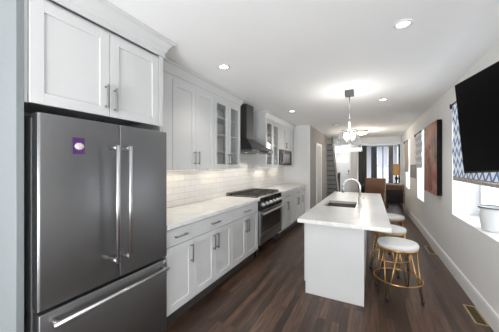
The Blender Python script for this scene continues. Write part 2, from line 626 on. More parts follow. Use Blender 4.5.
# windows: frame, sash, panes; white lining of the openings
for i, (a, b, z0, z1) in enumerate(WIN):
    fr = MB()
    xo = XR + 0.27
    fr.box(xo, xo + 0.05, a + 0.012, a + 0.07, z0, z1).box(xo, xo + 0.05, b - 0.07, b - 0.012, z0, z1)
    fr.box(xo, xo + 0.05, a + 0.07, b - 0.07, z0, z0 + 0.06).box(xo, xo + 0.05, a + 0.07, b - 0.07, z1 - 0.06, z1)
    zm = (z0 + z1) / 2
    fr.box(xo + 0.005, xo + 0.045, a + 0.07, b - 0.07, zm - 0.022, zm + 0.022)
    if i == 0:
        ym = (a + b) / 2
        fr.box(xo, xo + 0.05, ym - 0.05, ym + 0.05, z0 + 0.06, z1 - 0.06)
        fr.box(xo + 0.006, xo + 0.03, b - 0.115, b - 0.09, z0 + 0.06, z1 - 0.06)
    w = struct('window_%d' % (i + 1), fr, M['trim'])
    MB().box(xo + 0.022, xo + 0.027, a + 0.07, b - 0.07, z0 + 0.06, z1 - 0.06).build('pane', M['pane'], w)
    ln = MB()
    ln.box(XR + 0.001, XR + 0.32, a, a + 0.012, z0, z1).box(XR + 0.001, XR + 0.32, b - 0.012, b, z0, z1).box(XR + 0.001, XR + 0.32, a, b, z1 - 0.012, z1)
    ln.build('jamb_lining', M['trim'], w)
    MB().box(XR - 0.004, XR + 0.32, a + 0.001, b - 0.001, z0 - 0.004, z0 + 0.012, 0.003).build('window_sill', M['trim'], w)
# bay windows
for i, ((xa, ya), (xb, yb)) in enumerate(zip(BAY, BAY[1:])):
    L = math.hypot(xb - xa, yb - ya)
    mx = Matrix.Translation((xa, ya, 0)) @ Matrix.Rotation(math.atan2(yb - ya, xb - xa), 4, 'Z')
    fr = MB()
    fr.box(0.0, 0.06, 0.02, 0.09, 0.55, 2.2, mx=mx).box(L - 0.06, L, 0.02, 0.09, 0.55, 2.2, mx=mx)
    fr.box(0.06, L - 0.06, 0.02, 0.09, 0.55, 0.62, mx=mx).box(0.06, L - 0.06, 0.02, 0.09, 2.12, 2.2, mx=mx).box(0.06, L - 0.06, 0.03, 0.08, 1.35, 1.40, mx=mx)
    w = struct('window_%d' % (i + 4), fr, M['trim'])
    MB().box(0.06, L - 0.06, 0.05, 0.056, 0.62, 2.12, mx=mx).build('pane', M['pane'], w)

# front door in the far hall, with glazed top light and transom
d = struct('door_1', MB().box(-1.50, -0.88, 12.02, 12.07, 0.01, 2.03, 0.004), M['door'])
dp = MB()
for x0, x1, z0, z1 in ((-1.42, -1.22, 0.2, 0.75), (-1.16, -0.96, 0.2, 0.75), (-1.42, -1.22, 0.85, 1.45), (-1.16, -0.96, 0.85, 1.45)):
    dp.box(x0, x1, 12.008, 12.021, z0, z1, 0.005)
dp.build('panel_moulding', M['door'], d)
MB().box(-1.42, -0.97, 12.006, 12.022, 1.55, 1.78, 0.004).build('pane', mat('frosted_light', (0.85, 0.9, 0.92), 0.2, emit=(0.85, 0.93, 0.95), estr=0.55, noise=0.05, nscale=12), d)
MB().lathe(-0.935, 12.0, [(0, 1.10), (0.022, 1.10), (0.022, 1.19), (0, 1.19)], 12).box(-0.95, -0.92, 11.955, 12.02, 0.96, 1.02, 0.006).build('door_lock', M['black'], d)
struct('trim_3', MB().box(-1.58, -1.50, 11.975, 12.0, 0, 2.12, 0.003).box(-0.88, -0.80, 11.975, 12.0, 0, 2.12, 0.003).box(-1.58, -0.80, 11.975, 12.0, 2.12, 2.16, 0.003).box(-1.50, -0.88, 11.985, 12.03, 2.035, 2.07), M['trim'])
MB_t = MB().box(-1.50, -0.88, 12.03, 12.04, 2.07, 2.34)
t = MB_t.build('window_7', M['pane'])
t['kind'] = 'structure'
# white closet door in the corridor wall
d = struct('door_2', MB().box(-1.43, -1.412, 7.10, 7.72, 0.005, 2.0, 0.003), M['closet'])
q = MB()
for z0, z1 in ((0.2, 0.95), (1.08, 1.85)):
    q.box(-1.413, -1.406, 7.2, 7.62, z0, z1, 0.003)
q.build('panel_moulding', M['closet'], d)
struct('trim_4', MB().box(-1.43, -1.405, 7.02, 7.095, 0, 2.07, 0.003).box(-1.43, -1.405, 7.725, 7.8, 0, 2.07, 0.003).box(-1.43, -1.405, 7.095, 7.725, 2.003, 2.07, 0.003), M['trim'])


# ------------------------------------------------------------------ cabinets (fronts face +x)
def shaker(xf, y0, y1, z0, z1, fw=0.062):
    m = MB()
    m.box(xf - 0.018, xf - 0.009, y0 + 0.01, y1 - 0.01, z0 + 0.01, z1 - 0.01)
    m.box(xf - 0.02, xf, y0, y0 + fw, z0, z1, 0.0015).box(xf - 0.02, xf, y1 - fw, y1, z0, z1, 0.0015)
    m.box(xf - 0.02, xf, y0 + fw, y1 - fw, z0, z0 + fw, 0.0015).box(xf - 0.02, xf, y0 + fw, y1 - fw, z1 - fw, z1, 0.0015)
    return m


def pull(xf, y, z, L, vert):
    m = MB()
    if vert:
        m.box(xf + 0.024, xf + 0.036, y - 0.006, y + 0.006, z - L / 2, z + L / 2, 0.002)
        for s in (-1, 1):
            zz = z + s * (L / 2 - 0.014)
            m.box(xf - 0.001, xf + 0.026, y - 0.006, y + 0.006, zz - 0.006, zz + 0.006, 0.001)
    else:
        m.box(xf + 0.024, xf + 0.036, y - L / 2, y + L / 2, z - 0.006, z + 0.006, 0.002)
        for s in (-1, 1):
            yy = y + s * (L / 2 - 0.014)
            m.box(xf - 0.001, xf + 0.026, yy - 0.006, yy + 0.006, z - 0.006, z + 0.006, 0.001)
    return m


G = 0.0025


def door(p, xf, y0, y1, z0, z1, hy=None, hz=None, hl=0.16, glass=False):
    if not glass:
        o = shaker(xf, y0 + G, y1 - G, z0 + G, z1 - G).build('door', M['cab'], p)
    else:
        m = MB()
        fw = 0.058
        a, b, c, e = y0 + G, y1 - G, z0 + G, z1 - G
        m.box(xf - 0.02, xf, a, a + fw, c, e, 0.0015).box(xf - 0.02, xf, b - fw, b, c, e, 0.0015)
        m.box(xf - 0.02, xf, a + fw, b - fw, c, c + fw, 0.0015).box(xf - 0.02, xf, a + fw, b - fw, e - fw, e, 0.0015)
        o = m.build('door', M['cab'], p)
        MB().box(xf - 0.013, xf - 0.009, a + fw - 0.004, b - fw + 0.004, c + fw - 0.004, e - fw + 0.004).build('pane', M['glass'], o)
    if hy is not None:
        pull(xf, hy, hz, hl, True).build('handle', M['nickel'], o)
    return o


def drawer(p, xf, y0, y1, z0, z1, hl=0.16):
    o = MB().box(xf - 0.02, xf, y0 + G, y1 - G, z0 + G, z1 - G, 0.002).build('drawer', M['cab'], p)
    pull(xf, (y0 + y1) / 2, (z0 + z1) / 2, hl, False).build('handle', M['nickel'], o)
    return o


XB = -1.53      # base fronts
ZD, ZT = 0.14, 0.875
ZS = 0.712      # drawer / door split


def base_cab(label, y0, y1, doors, group='white base cabinets along the left wall'):
    p = thing('base_cabinet', label, 'cabinet', ((XL + XB) / 2, (y0 + y1) / 2, 0), group)
    MB().box(XL + 0.002, XB - 0.021, y0 + 0.001, y1 - 0.001, ZD - 0.02, ZT - 0.001).build('carcass', M['cab'], p)
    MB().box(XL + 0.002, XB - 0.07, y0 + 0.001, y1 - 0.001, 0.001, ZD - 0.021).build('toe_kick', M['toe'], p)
    drawer(p, XB, y0, y1, ZS, ZT - 0.012, min(0.16, (y1 - y0) * 0.45))
    if doors == 2:
        ym = (y0 + y1) / 2
        door(p, XB, y0, ym, ZD, ZS, ym - 0.032, ZS - 0.13, 0.17)
        door(p, XB, ym, y1, ZD, ZS, ym + 0.032, ZS - 0.13, 0.17)
    else:
        door(p, XB, y0, y1, ZD, ZS, y1 - 0.034 if doors == 1 else y0 + 0.034, ZS - 0.13, 0.17)
    return p


base_cab('white single-door base cabinet right beside the stainless fridge', 1.434, 1.783, 1)
base_cab('white two-door base cabinet under the middle of the long counter', 1.783, 2.499, 2)
base_cab('white two-door base cabinet against the near side of the range', 2.499, 3.256, 2)
base_cab('white two-door base cabinet against the far side of the range', 4.254, 5.08, 2)
base_cab('white two-door base cabinet in the middle beyond the range', 5.08, 5.78, 2)
base_cab('narrow white single-door base cabinet at the far end of the run', 5.78, 6.13, 3)

o = MB().box(XL + 0.013, -1.497, 1.433, 3.259, ZT, 0.915, 0.003, 2).build('countertop', M['quartz'], None, (-1.8, 2.3, ZT))
tag(o, 'long white quartz countertop between the fridge and the range', 'countertop', 'white quartz counters on the base cabinets')
o = MB().box(XL + 0.013, -1.497, 4.251, 6.145, ZT, 0.915, 0.003, 2).build('countertop', M['quartz'], None, (-1.8, 5.1, ZT))
tag(o, 'white quartz countertop beyond the range, under the microwave', 'countertop', 'white quartz counters on the base cabinets')

XU = -1.80
UZ0, UZ1 = 1.37, 2.30


def upper_box(p, y0, y1, z0, z1, open_=False):
    if not open_:
        MB().box(XL + 0.013, XU - 0.021, y0 + 0.001, y1 - 0.001, z0, z1).build('carcass', M['cab'], p)
        return
    m = MB()
    a, b, x0, x1 = y0 + 0.001, y1 - 0.001, XL + 0.013, XU - 0.021
    m.box(x0, x1, a, a + 0.018, z0, z1).box(x0, x1, b - 0.018, b, z0, z1)
    m.box(x0, x1, a + 0.018, b - 0.018, z0, z0 + 0.018).box(x0, x1, a + 0.018, b - 0.018, z1 - 0.018, z1)
    m.build('carcass', M['cab'], p)
    MB().box(x0, x0 + 0.008, a + 0.018, b - 0.018, z0 + 0.018, z1 - 0.018).build('back_panel', M['cabin'], p)
    for k in range(1, 4):
        z = z0 + (z1 - z0) * k / 4
        MB().box(x0 + 0.009, x1 - 0.01, a + 0.019, b - 0.019, z - 0.008, z + 0.008, 0.001).build('shelf', M['cab'], p)


GU = 'white wall cabinets over the counter'
p = thing('wall_cabinet', 'tall white wall cabinet with two solid doors next to the fridge', 'cabinet', (-1.95, 2.1, UZ0), GU)
MB().box(XL + 0.013, XU - 0.021, 1.44, 2.505, UZ0, UZ1).build('carcass', M['cab'], p)
MB().box(XU - 0.02, XU - 0.001, 1.44, 1.645, UZ0, UZ1, 0.001).box(XU - 0.02, XU, 1.648, 1.778, UZ0, UZ1, 0.001).build('filler_panel', M['cab'], p)
door(p, XU, 1.781, 2.143, UZ0, UZ1, 2.143 - 0.034, UZ0 + 0.13, 0.15)
door(p, XU, 2.143, 2.505, UZ0, UZ1, 2.143 + 0.034, UZ0 + 0.13, 0.15)

p = thing('wall_cabinet', 'white glass-door wall cabinet on the near side of the hood', 'cabinet', (-1.95, 2.85, UZ0), GU)
upper_box(p, 2.507, 3.19, UZ0, UZ1, True)
door(p, XU, 2.507, 2.849, UZ0, UZ1, 2.849 - 0.03, UZ0 + 0.13, 0.15, True)
door(p, XU, 2.849, 3.19, UZ0, UZ1, 2.849 + 0.03, UZ0 + 0.13, 0.15, True)

p = thing('wall_cabinet', 'white glass-door wall cabinet on the far side of the hood', 'cabinet', (-1.95, 4.55, UZ0), GU)
upper_box(p, 4.19, 4.92, UZ0, UZ1, True)
door(p, XU, 4.19, 4.555, UZ0, UZ1, None, None, 0.15, True)
door(p, XU, 4.555, 4.92, UZ0, UZ1, None, None, 0.15, True)

p = thing('wall_cabinet', 'short white wall cabinet directly above the microwave', 'cabinet', (-1.95, 5.4, 1.77), GU)
MB().box(XL + 0.013, XU - 0.021, 4.922, 5.83, 1.77, UZ1).build('carcass', M['cab'], p)
MB().box(XL + 0.013, XU - 0.001, 5.832, 5.97, UZ0, UZ1, 0.001).build('filler_panel', M['cab'], p)
door(p, XU, 4.922, 5.376, 1.77, UZ1, 5.376 - 0.03, 1.88, 0.13)
door(p, XU, 5.376, 5.83, 1.77, UZ1, 5.376 + 0.03, 1.88, 0.13)

# crown mouldings


def crown(label, xf, y0, y1, z0, z1, xw, out=0.07, ret0=False, ret1=False):
    """moulding along the cabinet tops, mitred returns at open ends"""
    prof = [(0, 0), (0.012, 0), (0.012, 0.035), (0.022, 0.045), (0.03, 0.07), (out * 0.72, (z1 - z0) * 0.78), (out, (z1 - z0) * 0.84), (out, z1 - z0), (0, z1 - z0)]
    v, f = [], []
    n = len(prof)
    stations = []
    if ret0:
        stations.append(lambda d: (xw, y0 - d))
        stations.append(lambda d: (xf + d, y0 - d))
    else:
        stations.append(lambda d: (xf + d, y0))
    if ret1:
        stations.append(lambda d: (xf + d, y1 + d))
        stations.append(lambda d: (xw, y1 + d))
    else:
        stations.append(lambda d: (xf + d, y1))
    for s in stations:
        for d_, z in prof:
            x, yy = s(d_)
            v.append((x, yy, z0 + z))
    for k in range(len(stations) - 1):
        for i in range(n):
            j = (i + 1) % n
            f.append((k * n + i, k * n + j, (k + 1) * n + j, (k + 1) * n + i))
    f.append(tuple(range(n))[::-1])
    f.append(tuple((len(stations) - 1) * n + i for i in range(n)))
    o = MB().poly(v, f).build('crown_moulding', M['cab'], None, (xf, (y0 + y1) / 2, z0))
    return tag(o, label, 'moulding', 'white crown mouldings on the cabinets')


crown('white crown moulding above the tall and glass wall cabinets near the fridge', XU - 0.02, 1.515, 3.19, UZ1 + 0.002, ZC - 0.002, XL + 0.001, 0.07, False, True)
crown('white crown moulding above the cabinets beyond the hood', XU - 0.02, 4.19, 5.97, UZ1 + 0.002, ZC - 0.002, XL + 0.001, 0.07, True, True)

# fridge surround
XF = -1.55
o = MB().box(XL + 0.002, XF, 0.506, 0.536, 0.001, 2.32, 0.001).build('end_panel', M['panel'], None, (-1.84, 0.52, 0))
tag(o, 'tall pale blue-grey end panel on the near side of the fridge', 'panel')
p = thing('fridge_cabinet', 'deep white cabinet over the fridge with two shaker doors', 'cabinet', (-1.84, 0.98, 1.74))
MB().box(XL + 0.002, XF - 0.021, 0.538, 1.428, 1.785, 2.32).build('carcass', M['cab'], p)
MB().box(XL + 0.002, XF - 0.03, 1.4235, 1.4305, 0.001, 1.784).build('light_blocker', M['cab'], p)  # unseen panel added to keep light out of the gap above the fridge
MB().box(XF - 0.03, XF - 0.012, 0.538, 0.553, 1.74, 2.32).build('filler_strip', M['cab'], p)
door(p, XF, 0.555, 0.975, 1.74, 2.30, 0.975 - 0.03, 1.868, 0.155)
door(p, XF, 0.975, 1.385, 1.74, 2.30, 0.975 + 0.03, 1.858, 0.155)
MB().box(XF - 0.02, XF, 1.388, 1.428, 1.74, 2.32, 0.001).build('filler_panel', M['cab'], p)
crown('white crown moulding above the fridge cabinet, nearest the camera', XF - 0.005, 0.506, 1.428, 2.322, ZC - 0.002, XL + 0.001, 0.075, True, True)

# ------------------------------------------------------------------ fridge
p = thing('fridge', 'large stainless steel french-door fridge with a bottom freezer drawer', 'fridge', (-1.8, 1.0, 0))
MB().box(XL + 0.01, -1.575, 0.572, 1.421, 0.02, 1.67, 0.004).build('body', M['fside'], p)
for a in (0.58, 1.35):
    MB().box(-1.72, -1.58, a, a + 0.066, 1.671, 1.69, 0.004).build('hinge_cover', M['fside'], p)
FX = -1.50
for (a, b, hy, nm) in ((0.577, 1.0075, 0.945, 'l'), (1.0125, 1.4225, 1.032, 'r')):
    o = MB().box(-1.572, FX, a, b, 0.667, 1.69, 0.007, 3).build('door', M['steel'], p)
    hb = MB()
    hb.tube([(FX + 0.08, hy, 0.80), (FX + 0.08, hy, 1.545)], 0.0125, 12)
    for z in (0.815, 1.53):
        hb.tube([(FX - 0.001, hy, z), (FX + 0.082, hy, z)], 0.011, 10)
    hb.build('handle', M['bright'], o)
    if nm == 'l':
        MB().box(-1.566, FX - 0.004, 0.5735, 0.5765, 0.667, 1.69, 0.001).build('edge_trim', M['bright'], o)
o = MB().box(-1.572, FX, 0.577, 1.423, 0.05, 0.648, 0.007, 3).build('drawer', M['steel'], p)
hb = MB().tube([(FX + 0.06, 0.615, 0.595), (FX + 0.06, 1.383, 0.595)], 0.0125, 12)
for yy in (0.635, 1.363):
    hb.tube([(FX - 0.001, yy, 0.595), (FX + 0.062, yy, 0.595)], 0.011, 10)
hb.build('handle', M['bright'], o)
MB().lathe(0, 0, [(0, 0), (0.016, 0), (0.014, 0.003), (0, 0.003)], 20).build('badge', M['bright'], o).matrix_local = Matrix.Translation(Vector((FX, 1.40, 0.625)) - Vector(p['base'])) @ Matrix.Rotation(PI / 2, 4, 'Y') @ Matrix.Translation(Vector(p['base']))
MB().box(-1.572, -1.53, 0.58, 1.42, 0.003, 0.045, 0.003).build('kick_grille', M['black'], p)
p = thing('magnet', 'small square purple magnet on the left fridge door', 'magnet', (FX + 0.001, 0.759, 1.53))
MB().box(FX + 0.0005, FX + 0.004, 0.727, 0.791, 1.484, 1.576, 0.001).build('card', M['purple'], p)
MB().lathe(0, 0, [(0, 0), (0.023, 0), (0.021, 0.0015), (0, 0.0015)], 9).build('pale_print', M['pale'], p).matrix_local = Matrix.Translation(Vector((FX + 0.004, 0.762, 1.528)) - Vector(p['base'])) @ Matrix.Rotation(PI / 2, 4, 'Y') @ Matrix.Diagonal((0.9, 1.15, 1, 1)) @ Matrix.Translation(Vector(p['base']))

# ------------------------------------------------------------------ range
RY0, RY1, RX = 3.262, 4.248, -1.51
p = thing('range', 'stainless steel gas range with black grates set into the counter', 'range', (-1.8, 3.63, 0))
MB().box(XL + 0.02, RX - 0.03, RY0, RY1, 0.18, 0.905, 0.003).build('body', M['steel2'], p)
MB().box(XL + 0.02, RX - 0.01, RY0 + 0.002, RY1 - 0.002, 0.906, 0.925, 0.004).build('cooktop', M['hood'], p)
MB().box(XL + 0.02, XL + 0.07, RY0 + 0.002, RY1 - 0.002, 0.926, 0.965, 0.003).build('back_rail', M['steel2'], p)
cp = MB().prism_y([(RX - 0.03, 0.715), (RX + 0.014, 0.72), (RX - 0.004, 0.905), (RX - 0.03, 0.905)], RY0, RY1).build('control_panel', M['gloss'], p)
MB().box(RX - 0.028, RX + 0.012, RY0, RY1, 0.905, 0.926, 0.006, 2).build('front_trim', M['bright'], p)
for k in range(6):
    yy = RY0 + 0.10 + k * (RY1 - RY0 - 0.2) / 5
    kn = MB().tube([(RX + 0.0, yy, 0.80), (RX + 0.022, yy, 0.80), (RX + 0.024, yy, 0.80), (RX + 0.05, yy, 0.80)], [0.034, 0.034, 0.026, 0.022], 16)
    kn.build('knob', M['bright'], p)
od = MB().box(RX - 0.028, RX + 0.012, RY0 + 0.004, RY1 - 0.004, 0.315, 0.708, 0.006, 2).build('oven_door', M['steel2'], p)
MB().box(RX + 0.0125, RX + 0.016, RY0 + 0.11, RY1 - 0.11, 0.375, 0.625, 0.001).build('oven_window', M['gloss'], od)
hb = MB().tube([(RX + 0.06, RY0 + 0.03, 0.672), (RX + 0.06, RY1 - 0.03, 0.672)], 0.013, 12)
for yy in (RY0 + 0.06, RY1 - 0.06):
    hb.tube([(RX + 0.01, yy, 0.672), (RX + 0.06, yy, 0.672)], 0.010, 8)
hb.build('handle', M['bright'], od)
MB().box(RX - 0.028, RX + 0.008, RY0 + 0.004, RY1 - 0.004, 0.185, 0.305, 0.006, 2).build('storage_drawer', M['steel2'], p)
for yy in (RY0 + 0.06, RY1 - 0.06):
    for xx in (RX - 0.07, XL + 0.1):
        MB().lathe(xx, yy, [(0, 0.001), (0.02, 0.001), (0.014, 0.02), (0.014, 0.179), (0, 0.179)], 12).build('leg', M['black'], p)
for k in range(3):
    a = RY0 + 0.03 + k * 0.312
    b = a + 0.30
    g = MB()
    z0, z1 = 0.940, 0.958
    for xx in (XL + 0.10, -1.80, RX - 0.05):
        g.box(xx - 0.007, xx + 0.007, a, b, z0, z1, 0.002)
    for yy in (a + 0.007, (a + b) / 2, b - 0.007):
        g.box(XL + 0.10, RX - 0.05, yy - 0.007, yy + 0.007, z0, z1, 0.002)
    for xx in (XL + 0.10, RX - 0.05):
        for yy in (a + 0.007, b - 0.007):
            g.box(xx - 0.007, xx + 0.007, yy - 0.007, yy + 0.007, 0.926, z0)
    g.build('grate', M['iron'], p)
    for xx in (XL + 0.22, RX - 0.17):
        MB().lathe(xx, (a + b) / 2, [(0, 0.926), (0.05, 0.926), (0.05, 0.932), (0.032, 0.934), (0.032, 0.939), (0, 0.939)], 20).build('burner', M['iron'], p)

# ------------------------------------------------------------------ hood
p = thing('range_hood', 'dark stainless chimney hood above the range', 'range hood', (-1.9, 3.64, 1.63))
HX0, HX1, HY0, HY1 = XL + 0.013, -1.60, 3.205, 4.07
CX1, CY0, CY1 = -1.855, 3.50, 3.755
MB().box(HX0, CX1, CY0, CY1, 1.868, 2.45, 0.002).build('chimney', M['hood'], p)
MB().poly([(HX0, HY0, 1.668), (HX1, HY0, 1.668), (HX1, HY1, 1.668), (HX0, HY1, 1.668), (HX0, CY0 - 0.004, 1.868), (CX1 + 0.004, CY0 - 0.004, 1.868), (CX1 + 0.004, CY1 + 0.004, 1.868), (HX0, CY1 + 0.004, 1.868)],
          [(0, 3, 2, 1), (4, 5, 6, 7), (0, 1, 5, 4), (1, 2, 6, 5), (2, 3, 7, 6), (3, 0, 4, 7)]).build('canopy', M['hood'], p)
MB().box(HX0, HX1, HY0, HY1, 1.625, 1.668, 0.003).build('rim', M['hood'], p)
MB().box(HX1, HX1 + 0.003, 3.45, 3.82, 1.634, 1.66).build('control_strip', M['gloss'], p)
for yy in (3.42, 3.85):
    MB().lathe(-1.82, yy, [(0, 1.6245), (0.02, 1.6245), (0.02, 1.623), (0, 1.623)], 20).build('lamp', M['warm'], p)
    area('hood_light', (-1.86, yy, 1.612), (0, 0, 0), 0.06, 0.06, 1.6, (1.0, 0.92, 0.8), 'DISK', 2.2, p)

# ------------------------------------------------------------------ microwave
p = thing('microwave', 'built-in black and steel microwave under the short wall cabinet', 'microwave', (-1.95, 5.38, 1.41))
MB().box(XL + 0.013, XU - 0.03, 4.93, 5.825, 1.412, 1.762, 0.003).build('body', M['black'], p)
MB().box(XU - 0.03, XU + 0.01, 4.95, 5.815, 1.415, 1.76, 0.003).build('door', M['black'], p)
MB().box(XU + 0.0102, XU + 0.013, 5.22, 5.66, 1.47, 1.68).build('door_window', M['steel2'], p)
MB().box(XU + 0.0102, XU + 0.013, 4.955, 5.05, 1.42, 1.755).build('control_panel', M['gloss'], p)
MB().tube([(XU + 0.04, 5.11, 1.45), (XU + 0.04, 5.11, 1.73)], 0.01, 10).box(XU + 0.008, XU + 0.04, 5.10, 5.12, 1.455, 1.475).box(XU + 0.008, XU + 0.04, 5.10, 5.12, 1.705, 1.725).build('handle', M['bright'], p)

# under-cabinet lights
LU = 'under-cabinet light bars'
for (a, b, nm, pw) in ((1.75, 2.35, 'slim light bar under the solid wall cabinet by the fridge', 0.8), (2.6, 3.1, 'slim light bar under the glass cabinet before the hood', 0.8),
                       (4.3, 4.8, 'slim light bar under the glass cabinet after the hood', 0.8), (5.1, 5.7, 'slim light bar under the microwave', 0.8)):
    zz = UZ0 if b < 5 else 1.412
    p = thing('light_bar', nm, 'light', (-1.99, (a + b) / 2, zz - 0.012), LU)
    MB().box(-2.015, -1.965, a, b, zz - 0.012, zz - 0.001, 0.002).build('housing', M['plate'], p)
    MB().box(-2.008, -1.972, a + 0.01, b - 0.01, zz - 0.0135, zz - 0.0122).build('diffuser', M['warm'], p)
    area('bar_light', (-1.99, (a + b) / 2, zz - 0.02), (0, 0, 0), 0.03, b - a, pw, (1.0, 0.90, 0.76), 'RECTANGLE', PI, p)

# outlet plates on the splashback and the return wall
p = thing('light_switch', 'white switch plate on the return wall past the microwave', 'switch', (-1.52, 6.148, 1.16))
MB().box(-1.555, -1.485, 6.142, 6.1495, 1.10, 1.215, 0.002).build('plate', M['plate'], p)
MB().box(-1.535, -1.505, 6.138, 6.142, 1.13, 1.185, 0.001).build('rocker', M['plate'], p)

# ------------------------------------------------------------------ island
IZ0, IZ1 = 0.812, 0.85
IX0, IX1, IY0, IY1 = -0.697, 0.167, 2.465, 5.36
SX0, SX1, SY0, SY1 = -0.600, -0.186, 3.43, 4.0
p = thing('kitchen_island', 'white kitchen island base with a plain end panel', 'kitchen island', (-0.35, 3.95, 0))
mb = MB()
mb.box(-0.646, -0.084, 2.648, SY0 - 0.03, 0.11, IZ0 - 0.001).box(-0.646, -0.084, SY1 + 0.03, 5.28, 0.11, IZ0 - 0.001)
mb.box(-0.646, -0.084, SY0 - 0.03, SY1 + 0.03, 0.11, 0.56).box(-0.646, SX0 - 0.03, SY0 - 0.03, SY1 + 0.03, 0.56, IZ0 - 0.001).box(SX1 + 0.03, -0.084, SY0 - 0.03, SY1 + 0.03, 0.56, IZ0 - 0.001)
mb.build('carcass', M['cab'], p)
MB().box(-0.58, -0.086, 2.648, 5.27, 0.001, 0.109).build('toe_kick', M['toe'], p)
MB().box(-0.648, -0.062, 2.62, 2.646, 0.001, IZ0 - 0.001, 0.0015).build('end_panel', M['cab'], p)
MB().box(-0.082, -0.064, 2.648, 5.28, 0.001, IZ0 - 0.001, 0.001).build('back_panel', M['cab'], p)


def island_door(y0, y1):
    m = MB()
    x1 = -0.647
    a, b = y0 + G, y1 - G
    z0, z1, fw = 0.115, 0.80, 0.06
    m.box(x1 - 0.012, x1, a, b, z0, z1)
    m.box(x1 - 0.022, x1 - 0.01, a, a + fw, z0, z1, 0.001).box(x1 - 0.022, x1 - 0.01, b - fw, b, z0, z1, 0.001)
    m.box(x1 - 0.022, x1 - 0.01, a + fw, b - fw, z0, z0 + fw, 0.001).box(x1 - 0.022, x1 - 0.01, a + fw, b - fw, z1 - fw, z1, 0.001)
    o = m.build('door', M['cab'], p)
    return o


for k in range(5):
    island_door(2.65 + k * 0.525, 2.65 + (k + 1) * 0.525)
# worktop with sink cut-out
vs, fs = [], []
for z in (IZ0, IZ1):
    for (x, yy) in ((IX0, IY0), (IX1, IY0), (IX1, IY1), (IX0, IY1), (SX0, SY0), (SX1, SY0), (SX1, SY1), (SX0, SY1)):
        vs.append((x, yy, z))
for o_ in (0, 8):
    for k in range(4):
        j = (k + 1) % 4
        fs.append((o_ + k, o_ + j, o_ + 4 + j, o_ + 4 + k))
for k in range(4):
    j = (k + 1) % 4
    fs.append((k, j, 8 + j, 8 + k))
    fs.append((4 + k, 4 + j, 12 + j, 12 + k))
o = MB().poly(vs, fs).build('island_worktop', M['quartz'], None, ((IX0 + IX1) / 2, (IY0 + IY1) / 2, IZ0))
tag(o, 'white quartz island worktop with a sink cut-out and seating overhang', 'countertop')
# sink
p = thing('sink', 'rectangular undermount steel sink set into the island worktop', 'sink', ((SX0 + SX1) / 2, (SY0 + SY1) / 2, 0.60))
e, t_ = 0.006, 0.004
sx0, sx1, sy0, sy1, sb, st = SX0 - e, SX1 + e, SY0 - e, SY1 + e, 0.60, IZ0 - 0.001
m = MB()
m.box(sx0 - t_, sx0, sy0 - t_, sy1 + t_, sb, st).box(sx1, sx1 + t_, sy0 - t_, sy1 + t_, sb, st)
m.box(sx0, sx1, sy0 - t_, sy0, sb, st).box(sx0, sx1, sy1, sy1 + t_, sb, st).box(sx0, sx1, sy0, sy1, sb - t_, sb)
m.build('bowl', M['sink'], p)
MB().lathe((SX0 + SX1) / 2, (SY0 + SY1) / 2, [(0, sb + 0.001), (0.045, sb + 0.001), (0.042, sb + 0.004), (0.015, sb + 0.002), (0, sb + 0.002)], 24).build('drain', M['chrome'], p)
# faucet
FXX, FYY = -0.145, 3.857
p = thing('faucet', 'tall brushed gooseneck faucet beside the island sink', 'faucet', (FXX, FYY, IZ1))
MB().lathe(FXX, FYY, [(0, IZ1 + 0.0005), (0.030, IZ1 + 0.0005), (0.030, IZ1 + 0.008), (0.024, IZ1 + 0.014), (0.024, IZ1 + 0.10), (0.016, IZ1 + 0.115), (0, IZ1 + 0.115)], 20).build('base', M['faucet'], p)
pts = [(FXX, FYY, IZ1 + 0.11), (FXX, FYY, 1.09)]
for k in range(1, 13):
    a = PI * k / 12
    pts.append((FXX - 0.118 + 0.118 * math.cos(a), FYY, 1.09 + 0.118 * math.sin(a)))
MB().tube(pts, 0.0145, 12).build('spout', M['faucet'], p)
MB().tube([(FXX - 0.236, FYY, 1.092), (FXX - 0.236, FYY, 1.06), (FXX - 0.24, FYY, 1.0)], [0.014, 0.017, 0.018], 12).build('spray_head', M['faucet'], p)
MB().tube([(FXX + 0.02, FYY, IZ1 + 0.075), (FXX + 0.045, FYY, IZ1 + 0.075), (FXX + 0.075, FYY, IZ1 + 0.14)], [0.010, 0.010, 0.006], 10).build('lever', M['faucet'], p)

# ------------------------------------------------------------------ stools
SZ = 0.585
p0 = thing('bar_stool', 'nearest gold wire-leg stool with a round white seat, at the front corner of the island', 'stool', (0.26, 3.05, 0), 'gold stools along the island')
cx, cy = 0.26, 3.05
MB().lathe(cx, cy, [(0, SZ - 0.055), (0.182, SZ - 0.055), (0.192, SZ - 0.045), (0.195, SZ - 0.025), (0.188, SZ - 0.008), (0.16, SZ), (0, SZ + 0.003)], 40).build('seat', M['cushion'], p0)
MB().lathe(cx, cy, [(0.15, SZ - 0.056), (0.186, SZ - 0.056), (0.186, SZ - 0.072), (0.15, SZ - 0.072), (0.15, SZ - 0.056)], 40).build('seat_ring', M['gold'], p0)
MB().tube([(cx + 0.228 * math.cos(2 * PI * k / 48), cy + 0.228 * math.sin(2 * PI * k / 48), 0.19) for k in range(48)], 0.0065, 8, closed=True).build('foot_ring', M['gold'], p0)
for k in range(4):
    a = math.radians(-119 + 90 * k)
    ft = Vector((cx + 0.237 * math.cos(a), cy + 0.237 * math.sin(a), 0.02))
    m = MB()
    for s in (-1, 1):
        top = Vector((cx + 0.168 * math.cos(a + s * 0.42), cy + 0.168 * math.sin(a + s * 0.42), SZ - 0.068))
        tn = Vector((-math.sin(a), math.cos(a), 0)) * 0.007 * s
        m.tube([top, ft + tn], 0.006, 8)
    o = m.build('leg', M['gold'], p0)
    MB().lathe(ft.x, ft.y, [(0, 0.001), (0.014, 0.001), (0.017, 0.026), (0, 0.03)], 12).build('foot_cap', M['black'], o)
dup(p0, (0.222, 3.71, 0), math.radians(49), 'middle gold wire-leg stool, seat half behind the nearest stool')
